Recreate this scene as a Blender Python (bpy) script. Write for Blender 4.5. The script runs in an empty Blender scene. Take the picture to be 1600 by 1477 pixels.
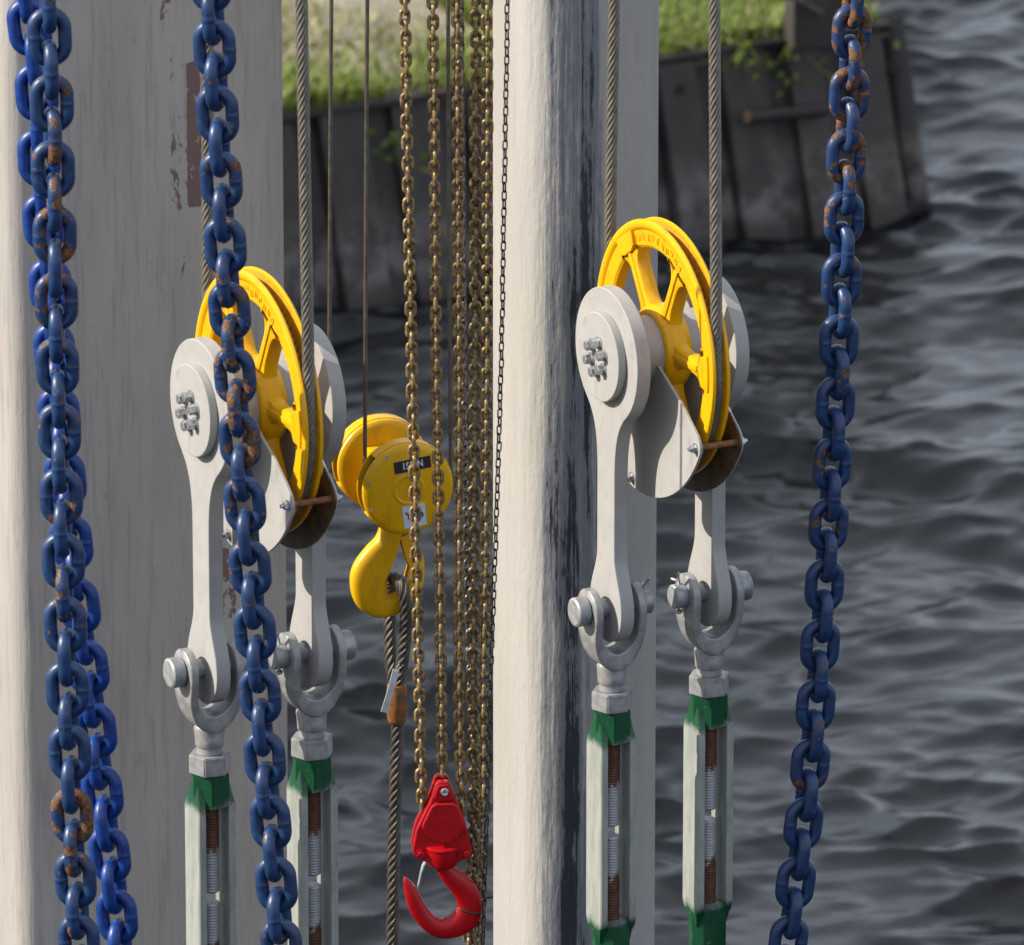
import bpy, bmesh, math, random
import numpy as np
from mathutils import Vector, Matrix
random.seed(7); np.random.seed(7)
R = math.radians; PI = math.pi
C = bpy.context.scene.collection

# ------------------------------------------------------------------ camera
U = 0.00125                      # one working unit in metres
S0 = 18.926                      # distance to the hanging gear
HC = 9.2                         # camera height over the water
PITCH = R(18.0)
LENS = 36.0 * S0 / (1600 * U)
cam = bpy.data.cameras.new('camera'); cam.sensor_width = 36; cam.sensor_fit = 'HORIZONTAL'
cam.lens = LENS; cam.clip_start = 0.5; cam.clip_end = 3000
camo = bpy.data.objects.new('camera', cam); C.objects.link(camo)
camo.location = (0, 0, HC); camo.rotation_euler = (PI/2 - PITCH, 0, 0)
cam.dof.use_dof = True; cam.dof.focus_distance = 18.75; cam.dof.aperture_fstop = 10.0
sc = bpy.context.scene; sc.camera = camo

# ------------------------------------------------------------------ sky, sun, exposure
SUN_EL = R(35.0); SUN_XY = Vector((-0.996, -0.085)).normalized()
w = bpy.data.worlds.new('World'); sc.world = w; w.use_nodes = True
nt = w.node_tree; nt.nodes.clear()
sky = nt.nodes.new('ShaderNodeTexSky'); sky.sky_type = 'NISHITA'; sky.sun_disc = False
sky.sun_elevation = SUN_EL; sky.sun_rotation = math.atan2(SUN_XY.x, SUN_XY.y)
sky.air_density = 1.0; sky.dust_density = 3.5; sky.ozone_density = 1.0
bg = nt.nodes.new('ShaderNodeBackground'); bg.inputs['Strength'].default_value = 0.10
ow = nt.nodes.new('ShaderNodeOutputWorld')
tcw = nt.nodes.new('ShaderNodeTexCoord'); cln = nt.nodes.new('ShaderNodeTexNoise'); cln.inputs['Scale'].default_value = 3.2; cln.inputs['Detail'].default_value = 4
clr = nt.nodes.new('ShaderNodeMapRange'); clr.inputs['From Min'].default_value = .30; clr.inputs['From Max'].default_value = .52
clm = nt.nodes.new('ShaderNodeMix'); clm.data_type = 'RGBA'; clm.inputs[7].default_value = (6.4, 7.0, 8.1, 1)      # thin broken cloud over the whole sky
nt.links.new(tcw.outputs['Generated'], cln.inputs['Vector']); nt.links.new(cln.outputs[0], clr.inputs['Value']); nt.links.new(clr.outputs[0], clm.inputs['Factor'])
nt.links.new(sky.outputs[0], clm.inputs[6]); nt.links.new(clm.outputs[2], bg.inputs['Color']); nt.links.new(bg.outputs[0], ow.inputs['Surface'])
sl = bpy.data.lights.new('sun', 'SUN'); sl.energy = 5.0; sl.angle = R(0.55); sl.color = (1.0, 0.91, 0.775)
so = bpy.data.objects.new('sun', sl); C.objects.link(so)
sd = Vector((SUN_XY.x*math.cos(SUN_EL), SUN_XY.y*math.cos(SUN_EL), math.sin(SUN_EL)))
so.rotation_euler = sd.to_track_quat('Z', 'Y').to_euler(); so.location = sd * 30
sc.view_settings.view_transform = 'Standard'; sc.view_settings.look = 'None'
sc.view_settings.exposure = 0.64; sc.view_settings.gamma = 1.0; sc.view_settings.use_curve_mapping = False
sc.render.engine = 'CYCLES'; sc.cycles.use_denoising = True
sc.cycles.max_bounces = 5; sc.cycles.diffuse_bounces = 3; sc.cycles.glossy_bounces = 3; sc.cycles.transmission_bounces = 2; sc.cycles.caustics_reflective = False; sc.cycles.caustics_refractive = False

# ------------------------------------------------------------------ placing helpers
F_ = Vector((0, math.cos(PITCH), -math.sin(PITCH))); UP_ = Vector((0, math.sin(PITCH), math.cos(PITCH))); RT_ = Vector((1, 0, 0))
CAMP = Vector((0, 0, HC)); KPX = 36.0 / LENS / 1600
def ray(px, py): return F_ + RT_*((px-800)*KPX) + UP_*(-(py-738.5)*KPX)
def P(px, py, Y):
    r = ray(px, py); return CAMP + r*(Y/r.y)
def G(px, py, z=0.0):
    r = ray(px, py); return CAMP + r*((z-HC)/r.z)
def on_plane(px, py, o, n):
    r = ray(px, py); return CAMP + r*((o-CAMP).dot(n)/r.dot(n))

# ------------------------------------------------------------------ materials
ALB = 0.80                       # overall reflectance of the paints below
class NB:
    def __init__(s, name):
        s.m = bpy.data.materials.new(name); s.m.use_nodes = True
        s.t = s.m.node_tree; s.n = s.t.nodes; s.b = s.n['Principled BSDF']
        s.tc = s.n.new('ShaderNodeTexCoord'); s.co = s.tc.outputs['Object']; s.oi = None
    def L(s, a, b): s.t.links.new(a, b)
    def rnd(s, k=37.0):
        s.oi = s.oi or s.n.new('ShaderNodeObjectInfo')
        m = s.n.new('ShaderNodeVectorMath'); m.operation = 'ADD'
        c = s.n.new('ShaderNodeCombineXYZ'); q = s.math('MULTIPLY', s.oi.outputs['Random'], k)
        for i in range(3): s.L(q, c.inputs[i])
        s.L(s.co, m.inputs[0]); s.L(c.outputs[0], m.inputs[1]); s.co = m.outputs[0]
    def math(s, op, a, b=None, c=None, clamp=False):
        m = s.n.new('ShaderNodeMath'); m.operation = op; m.use_clamp = clamp
        for i, v in enumerate((a, b, c)):
            if v is None: continue
            if isinstance(v, (int, float)): m.inputs[i].default_value = v
            else: s.L(v, m.inputs[i])
        return m.outputs[0]
    def noise(s, scale, detail=4, rough=.55, stretch=None, dist=0.0):
        nz = s.n.new('ShaderNodeTexNoise'); nz.inputs['Scale'].default_value = scale
        nz.inputs['Detail'].default_value = detail; nz.inputs['Roughness'].default_value = rough
        nz.inputs['Distortion'].default_value = dist
        if stretch:
            mp = s.n.new('ShaderNodeMapping'); mp.inputs['Scale'].default_value = stretch
            s.L(s.co, mp.inputs[0]); s.L(mp.outputs[0], nz.inputs['Vector'])
        else: s.L(s.co, nz.inputs['Vector'])
        return nz.outputs[0]
    def ss(s, v, lo, hi):
        m = s.n.new('ShaderNodeMapRange'); m.interpolation_type = 'SMOOTHSTEP'
        m.inputs['From Min'].default_value = lo; m.inputs['From Max'].default_value = hi
        s.L(v, m.inputs['Value']); return m.outputs[0]
    def mix(s, f, a, b):
        m = s.n.new('ShaderNodeMix'); m.data_type = 'RGBA'
        if isinstance(f, (int, float)): m.inputs['Factor'].default_value = f
        else: s.L(f, m.inputs['Factor'])
        for k, v in ((6, a), (7, b)):
            if isinstance(v, tuple): m.inputs[k].default_value = (*v, 1)
            else: s.L(v, m.inputs[k])
        return m.outputs[2]
    def xyz(s):
        x = s.n.new('ShaderNodeSeparateXYZ'); s.L(s.tc.outputs['Object'], x.inputs[0]); return x.outputs
    def box(s, v, c, hw):           # 1 in the middle of a band, 0 at its edges
        return s.math('SUBTRACT', 1.0, s.math('DIVIDE', s.math('ABSOLUTE', s.math('SUBTRACT', v, c)), hw), clamp=True)
    def bump(s, h, strength=.3, dist=.002, prev=None):
        b = s.n.new('ShaderNodeBump'); b.inputs['Strength'].default_value = strength; b.inputs['Distance'].default_value = dist
        s.L(h, b.inputs['Height'])
        if prev: s.L(prev, b.inputs['Normal'])
        return b.outputs[0]
    def out(s, col, rough=.5, metal=0.0, normal=None, coat=0.0, spec=None):
        def st(k, v):
            if isinstance(v, tuple): s.b.inputs[k].default_value = (*v, 1)
            elif isinstance(v, (int, float)): s.b.inputs[k].default_value = v
            else: s.L(v, s.b.inputs[k])
        if isinstance(col, tuple): col = tuple(c*ALB for c in col)
        else:
            sm = s.n.new('ShaderNodeVectorMath'); sm.operation = 'SCALE'; sm.inputs['Scale'].default_value = ALB
            s.L(col, sm.inputs[0]); col = sm.outputs[0]
        st('Base Color', col); st('Roughness', rough); st('Metallic', metal)
        if coat: st('Coat Weight', coat); st('Coat Roughness', .12)
        if spec is not None: st('Specular IOR Level', spec)
        if normal: s.L(normal, s.b.inputs['Normal'])
        return s.m

MAT = {}
def simple(key, c1, c2, scale=60, rough=.5, metal=0., lo=.35, hi=.65, bump=0., bscale=300, rv=.12, coat=0., rnd=False, stretch=None):
    b = NB(key)
    if rnd: b.rnd()
    n = b.noise(scale, 5, .6, stretch)
    col = b.mix(b.ss(n, lo, hi), c1, c2)
    nr = None
    if bump: nr = b.bump(b.noise(bscale, 3), bump, .0015)
    rg = b.math('MULTIPLY_ADD', n, rv, rough - rv/2)
    MAT[key] = b.out(col, rg, metal, nr, coat); return MAT[key]
def painted(key, base, base2, chip, rough=.35, chip_lo=.70, chip_hi=.72, cscale=55, coat=0.0, dirt=None, bump=.1, rnd=False):
    b = NB(key)
    if rnd: b.rnd()
    col = b.mix(b.ss(b.noise(14, 5, .6), .35, .7), base, base2)
    if dirt:
        d = b.ss(b.noise(30, 6, .65, (1, 1, .5)), .52, .74)
        col = b.mix(b.math('MULTIPLY', d, .6), col, dirt)
    cn = b.noise(cscale, 5, .6)
    cm = b.ss(cn, chip_lo, chip_hi)
    col = b.mix(cm, col, chip)
    rg = b.math('MULTIPLY_ADD', cm, .4, rough)
    nr = b.bump(cm, .25, -.0006, b.bump(b.noise(180, 3), bump, .0012))
    MAT[key] = b.out(col, rg, 0, nr, coat, .35); return MAT[key]

painted('grey_paint', (.40, .395, .385), (.44, .435, .425), (.16, .11, .08), .42, .74, .76, 70, dirt=(.30, .285, .265), bump=.08)
painted('yellow_paint', (.86, .435, .002), (.90, .475, .003), (.06, .025, .015), .34, .715, .73, 62, 0, dirt=(.52, .24, .01), bump=.12)
painted('hoist_yellow', (.82, .43, .002), (.86, .47, .003), (.05, .03, .02), .36, .735, .75, 70, 0, dirt=(.56, .27, .01), bump=.04)
painted('red_paint', (.40, .002, .006), (.46, .003, .009), (.14, .03, .02), .32, .80, .82, 90, .08, bump=.05)
simple('galvanised', (.31, .32, .33), (.45, .46, .465), 45, .48, .45, bump=.12, bscale=220)
simple('fork_steel', (.30, .305, .31), (.44, .44, .435), 40, .48, .35, bump=.25, bscale=160)
simple('bolt_zinc', (.50, .51, .53), (.62, .63, .65), 120, .32, .8)
simple('rust', (.16, .055, .022), (.30, .12, .045), 110, .8, .0, bump=.4, bscale=420)
simple('brown_steel', (.10, .055, .028), (.22, .14, .07), 40, .6, .3, bump=.2)
simple('gold_zinc', (.16, .088, .035), (.41, .29, .125), 110, .42, .35, bump=.15, bscale=600, rnd=True)
simple('steel_link', (.13, .11, .10), (.30, .27, .25), 160, .4, .7, bump=.15, bscale=600, rnd=True)
simple('black_link', (.018, .017, .018), (.05, .045, .04), 160, .45, .4, rnd=True)
simple('black_plastic', (.01, .01, .012), (.015, .015, .017), 60, .4)
simple('white_label', (.60, .66, .76), (.66, .71, .79), 60, .45)
simple('label_white', (.75, .76, .78), (.8, .8, .8), 60, .5)
simple('tag_metal', (.62, .64, .66), (.75, .77, .79), 60, .3, .4)
simple('dark_hole', (.012, .011, .01), (.02, .018, .015), 60, .7)
simple('ferrule', (.30, .11, .02), (.11, .075, .05), 60, .55, .25, lo=.45, hi=.62, bump=.3)

def thread_mat():
    b = NB('thread'); z = b.xyz()[2]
    n = b.noise(70, 4)
    zz = b.math('ADD', z, b.math('MULTIPLY', b.math('SUBTRACT', n, .5), .07))
    mid = -372*U
    d = b.math('ABSOLUTE', b.math('SUBTRACT', zz, mid))
    f = b.ss(d, 68*U, 82*U)
    col = b.mix(f, b.mix(n, (.38, .39, .41), (.55, .56, .58)), b.mix(b.ss(n, .3, .7), (.115, .050, .032), (.20, .09, .055)))
    MAT['thread'] = b.out(col, b.math('MULTIPLY_ADD', f, .25, .5), .3)
thread_mat()
def body_mat():
    b = NB('turnbuckle_body'); z = b.xyz()[2]
    n = b.noise(28, 4, .6); n2 = b.noise(60, 5, .6, (1, 1, .25))
    zz = b.math('ADD', z, b.math('MULTIPLY', b.math('SUBTRACT', n, .5), .05))
    d = b.math('ABSOLUTE', b.math('SUBTRACT', zz, -372*U))
    f = b.ss(d, 140*U, 160*U)
    galv = b.mix(b.ss(n2, .3, .7), (.31, .34, .315), (.42, .445, .41))
    galv = b.mix(b.ss(b.noise(45, 5), .70, .74), galv, (.2, .11, .06))
    green = b.mix(b.ss(n, .3, .7), (.005, .070, .028), (.010, .095, .038))
    green = b.mix(b.ss(b.noise(95, 5), .68, .71), green, (.35, .40, .36))
    MAT['turnbuckle_body'] = b.out(b.mix(f, galv, green), b.math('MULTIPLY_ADD', f, -.15, .5), .15, b.bump(n2, .3, .0015))
body_mat()
def chain_paint(key, c1, c2):
    b = NB(key); b.rnd(); info = b.oi
    amt = b.n.new('ShaderNodeSeparateColor'); b.L(info.outputs['Color'], amt.inputs[0])
    col = b.mix(b.ss(b.noise(50, 4), .35, .7), c1, c2)
    rn = b.math('ADD', b.math('ADD', b.math('MULTIPLY', b.noise(15, 2, .5), .5), b.math('MULTIPLY', b.noise(60, 6, .66), .5)), b.math('MULTIPLY', amt.outputs[0], .152))
    f = b.ss(rn, .645, .675)
    rust = b.mix(b.ss(b.noise(170, 4), .35, .65), (.075, .028, .012), (.22, .10, .03))
    col = b.mix(f, col, rust)
    scuff = b.math('MULTIPLY', b.ss(b.noise(90, 5, .65), .55, .75), .22)
    col = b.mix(scuff, col, (.13, .15, .19))
    nr = b.bump(f, .5, -.0008, b.bump(b.noise(200, 3), .15, .0012))
    MAT[key] = b.out(col, b.math('MULTIPLY_ADD', f, .35, .40), 0, nr)
chain_paint('blue_chain', (.007, .033, .110), (.013, .048, .155))
chain_paint('bright_blue_chain', (.002, .032, .20), (.004, .052, .28))

def rope_mat(key, c1, c2, fine):
    b = NB(key); n = b.noise(55, 4)
    uv = b.n.new('ShaderNodeSeparateXYZ'); b.L(b.tc.outputs['UV'], uv.inputs[0])
    w_ = b.math('SINE', b.math('ADD', b.math('MULTIPLY', uv.outputs[0], fine*2*PI), b.math('MULTIPLY', uv.outputs[1], 4*2*PI)))
    col = b.mix(b.ss(n, .3, .7), c1, c2)
    col = b.mix(b.math('MULTIPLY', b.ss(w_, .2, .9), .30), col, tuple(x*1.7 for x in c2))
    MAT[key] = b.out(col, .45, .45, b.bump(w_, .55, .0008))
rope_mat('wire_rope', (.17, .155, .125), (.29, .27, .225), 26)
rope_mat('greasy_rope', (.11, .09, .07), (.20, .17, .135), 26)
rope_mat('sling_rope', (.065, .056, .046), (.135, .118, .10), 3)

# ------------------------------------------------------------------ mesh helpers
def obj(name, bm, mat, parent=None, angle=21, smooth=True):
    bmesh.ops.recalc_face_normals(bm, faces=bm.faces)
    me = bpy.data.meshes.new(name); bm.to_mesh(me); bm.free()
    if smooth:
        me.shade_smooth(); me.set_sharp_from_angle(angle=R(angle))
    if mat: me.materials.append(MAT[mat] if isinstance(mat, str) else mat)
    o = bpy.data.objects.new(name, me); C.objects.link(o)
    if parent: o.parent = parent
    return o
def tag(o, label, cat, group=None, kind=None):
    if label: o['label'] = label
    if cat: o['category'] = cat
    if group: o['group'] = group
    if kind: o['kind'] = kind
    return o
def thing(name, label, cat, loc=(0, 0, 0), rz=0., group=None):
    o = bpy.data.objects.new(name, None); C.objects.link(o); o.empty_display_size = .05
    o.location = loc; o.rotation_euler = (0, 0, rz); return tag(o, label, cat, group)
def copy_tree(o, parent=None):
    c = o.copy(); C.objects.link(c); c.parent = parent
    for ch in o.children: copy_tree(ch, c)
    return c
def V(bm, p, s=U): return bm.verts.new((p[0]*s, p[1]*s, p[2]*s))
def skin_rings(bm, rings, close=True, caps=True):
    n = len(rings[0])
    for a, b in zip(rings[:-1], rings[1:]):
        for i in range(n if close else n-1):
            j = (i+1) % n
            try: bm.faces.new((a[i], a[j], b[j], b[i]))
            except ValueError: pass
    if caps:
        for r in (rings[0], rings[-1]):
            try: bm.faces.new(r)
            except ValueError: pass
def axmap(axis, r, a, h):
    c, s = math.cos(a)*r, math.sin(a)*r
    return {'x': (h, c, s), 'y': (c, h, s), 'z': (c, s, h)}[axis]
def lathe(bm, prof, axis='x', n=48, o=(0, 0, 0), closed=False, a0=0., a1=2*PI, s=U, caps=True):
    full = abs(a1-a0-2*PI) < 1e-6
    k = n if full else n+1
    rings = []
    for (r, h) in prof:
        ring = []
        for i in range(k):
            p = axmap(axis, max(r, .01), a0+(a1-a0)*i/n, h)
            ring.append(V(bm, (p[0]+o[0], p[1]+o[1], p[2]+o[2]), s))
        rings.append(ring)
    if closed: rings.append(rings[0])
    skin_rings(bm, rings, close=full, caps=(caps and not closed and full))
    if not full:
        base = rings[:-1] if closed else rings
        for idx in (0, -1):
            try: bm.faces.new([r[idx] for r in base])
            except ValueError: pass
def offset_poly(pts, d):
    n = len(pts); out = []
    ar = sum(pts[i][0]*pts[(i+1) % n][1]-pts[(i+1) % n][0]*pts[i][1] for i in range(n))
    sg = 1 if ar > 0 else -1
    for i in range(n):
        p0, p1, p2 = Vector(pts[i-1]), Vector(pts[i]), Vector(pts[(i+1) % n])
        e1, e2 = (p1-p0).normalized(), (p2-p1).normalized()
        n1, n2 = Vector((-e1.y, e1.x))*sg, Vector((-e2.y, e2.x))*sg
        m = n1+n2
        if m.length < 1e-6: m = n1.copy()
        m.normalize(); k = max(.45, m.dot(n1))
        out.append(p1+m*(d/k))
    return out
def prism(bm, pts, h0, h1, axis='x', bev=0., o=(0, 0, 0), s=U):
    """polygon pts extruded along an axis from h0 to h1 with rounded rims"""
    def put(p, h):
        q = {'x': (h, p[0], p[1]), 'y': (p[0], h, p[1]), 'z': (p[0], p[1], h)}[axis]
        return V(bm, (q[0]+o[0], q[1]+o[1], q[2]+o[2]), s)
    lay = [(h0, 0), (h1, 0)] if bev <= 0 else [(h0, bev), (h0+.3*bev, .3*bev), (h0+bev, 0), (h1-bev, 0), (h1-.3*bev, .3*bev), (h1, bev)]
    rings = [[put(p, h) for p in (offset_poly(pts, d) if d else pts)] for h, d in lay]
    skin_rings(bm, rings)
def box(bm, x0, x1, y0, y1, z0, z1, bev=0., s=U): prism(bm, [(x0, y0), (x1, y0), (x1, y1), (x0, y1)], z0, z1, 'z', bev, s=s)
def hexpts(r, a0=0., n=6): return [(r*math.cos(a0+2*PI*i/n), r*math.sin(a0+2*PI*i/n)) for i in range(n)]
def arc(cx, cy, r, a0, a1, n): return [(cx+r*math.cos(R(a0+(a1-a0)*i/n)), cy+r*math.sin(R(a0+(a1-a0)*i/n))) for i in range(n+1)]
def bez(p0, p1, p2, p3, n):
    out = []
    for i in range(1, n):
        t = i/n; q = [(1-t)**3*a+3*(1-t)**2*t*b+3*(1-t)*t*t*c+t**3*d for a, b, c, d in zip(p0, p1, p2, p3)]
        out.append(tuple(q))
    return out
def catmull(pts, per):
    pts = [Vector(p) for p in pts]; out = []
    n = len(pts)
    for i in range(n-1):
        p0 = pts[max(i-1, 0)]; p1 = pts[i]; p2 = pts[i+1]; p3 = pts[min(i+2, n-1)]
        for k in range(per):
            t = k/per
            out.append(.5*((2*p1)+(p2-p0)*t+(2*p0-5*p1+4*p2-p3)*t*t+(3*p1-p0-3*p2+p3)*t**3))
    out.append(pts[-1]); return out
def sweep(bm, pts, secfn, up, s=1.0, caps=True):
    """rings along pts; secfn(i) gives 2D points (side, up) around pts[i]"""
    rings = []; n = len(pts)
    for i in range(n):
        t = (pts[min(i+1, n-1)]-pts[max(i-1, 0)]).normalized()
        b = up-t*up.dot(t)
        b.normalize(); a = t.cross(b)
        rings.append([bm.verts.new((pts[i]+a*p[0]+b*p[1])*s) for p in secfn(i)])
    skin_rings(bm, rings, caps=caps)
def circ(r, n=10): return [(r*math.cos(2*PI*i/n), r*math.sin(2*PI*i/n)) for i in range(n)]
def tube(bm, pts, r, up=Vector((.3, .2, 1)), n=10, s=1.0, rf=None):
    sweep(bm, [Vector(p) for p in pts], (lambda i: circ(r if rf is None else rf(i), n)), up, s)
def resample(pts, step):
    out = [pts[0].copy()]; acc = 0.
    d = [0.]
    for a, b in zip(pts[:-1], pts[1:]): d.append(d[-1]+(b-a).length)
    n = max(2, int(round(d[-1]/step))); j = 0
    for k in range(1, n+1):
        t = d[-1]*k/n
        while j < len(d)-2 and d[j+1] < t: j += 1
        out.append(pts[j].lerp(pts[j+1], (t-d[j])/max(1e-9, d[j+1]-d[j])))
    return out
def rope_mesh(name, pts, rad, mat, strands=6, lay=None, step=None, ppl=6, parent=None):
    """a laid wire rope: lobed section turning along the path (metres)"""
    lay = lay or rad*13; step = step or lay/22
    pts = resample(pts, step); n = len(pts)
    sn = math.sin(PI/strands); rs = rad*sn/(1+sn)*1.03; d0 = rad-rs
    m = strands*ppl; prof = []
    for k in range(m):
        ph = ((k+.5)/ppl % 1 - .5)*2*PI/strands
        q = rs*rs-(d0*math.sin(ph))**2
        prof.append(d0*math.cos(ph)+math.sqrt(max(q, 0)))
    bm = bmesh.new(); uvl = bm.loops.layers.uv.new('UVMap'); rings = []
    t = (pts[1]-pts[0]).normalized(); b = t.orthogonal().normalized()
    for i in range(n):
        t = (pts[min(i+1, n-1)]-pts[max(i-1, 0)]).normalized()
        b = (b-t*b.dot(t)).normalized(); a = t.cross(b)
        if i == 0: a_sign = 1
        tw = 2*PI*i*step/lay
        rings.append([bm.verts.new(pts[i]+(b*math.cos(2*PI*k/m+tw)+a*math.sin(2*PI*k/m+tw))*prof[k]) for k in range(m)])
    for i in range(n-1):
        for k in range(m):
            j = (k+1) % m
            f = bm.faces.new((rings[i][k], rings[i][j], rings[i+1][j], rings[i+1][k]))
            for l, (uu, vv) in zip(f.loops, ((i, k), (i, k+1), (i+1, k+1), (i+1, k))):
                l[uvl].uv = (uu*step/lay, vv/ppl)
    return obj(name, bm, mat, parent, angle=70)
def text_mesh(name, body, size, mat, parent, mtx, extrude=0.0002, align='CENTER', sx=1.0, bold=0.):
    cu = bpy.data.curves.new(name, 'FONT'); cu.body = body; cu.size = size; cu.align_x = align; cu.align_y = 'CENTER'; cu.extrude = extrude
    cu.resolution_u = 3; cu.offset = bold
    t = bpy.data.objects.new(name, cu); C.objects.link(t)
    me = bpy.data.meshes.new_from_object(t.evaluated_get(bpy.context.evaluated_depsgraph_get()))
    bpy.data.objects.remove(t)
    me.transform(mtx @ Matrix.Diagonal((sx, 1, 1, 1))); me.materials.clear(); me.materials.append(MAT[mat])
    o = bpy.data.objects.new(name, me); C.objects.link(o); o.parent = parent; return o

YAW = math.atan2(.44, .898)               # the gear, columns and quay all share this heading
AX = Vector((math.cos(YAW), math.sin(YAW), 0)); BX = Vector((math.sin(YAW), -math.cos(YAW), 0))

# ------------------------------------------------------------------ water
def water():
    fx = np.arange(-2.9, 2.9, .016); fy = np.arange(22.5, 37.0, .016)
    cx = np.concatenate([-np.geomspace(700, 3.0, 36), fx, np.geomspace(3.0, 700, 36)])
    cy = np.concatenate([np.linspace(-60, 22.3, 30), fy, np.geomspace(37.2, 2500, 40)])
    X, Y = np.meshgrid(cx, cy); Z = np.zeros_like(X); DX = np.zeros_like(X); DY = np.zeros_like(X)
    rng = np.random.RandomState(11); N = 150
    lam = np.exp(rng.uniform(np.log(.085), np.log(.62), N))
    th = R(98) + rng.normal(0, .50, N)
    sl_ = .056 * np.where(lam < .13, .8, np.where(lam > .45, .8, 1.1)) * rng.uniform(.5, 1.4, N)
    lam = np.concatenate([lam, rng.uniform(.8, 2.2, 16)]); th = np.concatenate([th, R(98)+rng.normal(0, .5, 16)]); sl_ = np.concatenate([sl_*.80, np.full(16, .038)])
    for l, t, s_ in zip(lam, th, sl_):
        k = 2*PI/l; A = s_/k; ph = rng.uniform(0, 2*PI)
        arg = k*(X*math.cos(t)+Y*math.sin(t))+ph
        Z += A*np.cos(arg); DX -= .9*A*math.cos(t)*np.sin(arg); DY -= .9*A*math.sin(t)*np.sin(arg)
    gust = .80+.45*np.sin(X*2.3+Y*.75+1.)*np.sin(Y*1.25-X*.8+.4)+.2*np.sin(X*5.1-Y*1.9)*np.sin(Y*2.7+X*1.3)
    env = np.clip((2.9-np.abs(X))/.2, 0, 1)*np.clip((Y-22.4)/.2, 0, 1)*np.clip((37.0-Y)/.2, 0, 1)*gust
    co = np.stack([X+DX*env, Y+DY*env, Z*env], -1).reshape(-1, 3)
    ny, nx = X.shape; i = np.arange((ny-1)*(nx-1)); r_, c_ = i//(nx-1), i % (nx-1); a = r_*nx+c_
    q = np.stack([a, a+1, a+nx+1, a+nx], -1)
    me = bpy.data.meshes.new('water')
    me.vertices.add(len(co)); me.vertices.foreach_set('co', co.ravel())
    me.loops.add(q.size); me.loops.foreach_set('vertex_index', q.ravel())
    me.polygons.add(len(q)); me.polygons.foreach_set('loop_start', np.arange(0, q.size, 4)); me.polygons.foreach_set('loop_total', np.full(len(q), 4))
    me.update(); me.validate(); me.shade_smooth()
    b = NB('water')
    nr = b.bump(b.noise(30, 5, .65), .35, .006)
    me.materials.append(b.out((.007, .008, .009), .03, 0, nr)); b.b.inputs['IOR'].default_value = 1.333
    o = bpy.data.objects.new('water', me); C.objects.link(o); o['kind'] = 'structure'
water()

# ------------------------------------------------------------------ far bank and its sheet pile wall
W0 = G(445, 498); W1 = G(1432, 334)
WD = (W1-W0); WLEN = WD.length; WD.normalize(); WN = Vector((-WD.y, WD.x, 0))      # WN points away from the water
WH = .60; BAT = math.tan(R(17))
def wallp(s, t, z): return W0+WD*s+WN*t+Vector((0, 0, z))
def bank_z(s, t): return WH-.02+t*.085+.035*math.sin(s*2.3+t)*math.sin(t*1.7)+.02*math.sin(s*7)*math.sin(t*5.+1)
def bank():
    bm = bmesh.new(); rows = []
    ss_ = list(np.linspace(-8, WLEN+.0, 80)); tt = list(WH*BAT+np.concatenate([np.linspace(0.0, 4, 60), np.geomspace(4.3, 14, 14)]))
    for t in tt: rows.append([bm.verts.new(wallp(s, t, bank_z(s, t))) for s in ss_])
    for a, b_ in zip(rows[:-1], rows[1:]):
        for i in range(len(ss_)-1): bm.faces.new((a[i], a[i+1], b_[i+1], b_[i]))
    low = [bm.verts.new(wallp(WLEN+.05, t, -.4)) for t in tt]
    for j in range(len(tt)-1): bm.faces.new((rows[j][-1], low[j], low[j+1], rows[j+1][-1]))
    b = NB('bank_soil'); n = b.noise(2.6, 6, .6)
    col = b.mix(b.ss(n, .35, .62), (.26, .225, .16), (.34, .305, .235))
    col = b.mix(b.ss(b.noise(1.3, 5, .6), .50, .62), col, (.17, .20, .07))
    o = obj('bank', bm, b.out(col, .95, 0, b.bump(b.noise(25, 5), .8, .03))); o['kind'] = 'structure'
bank()

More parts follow.
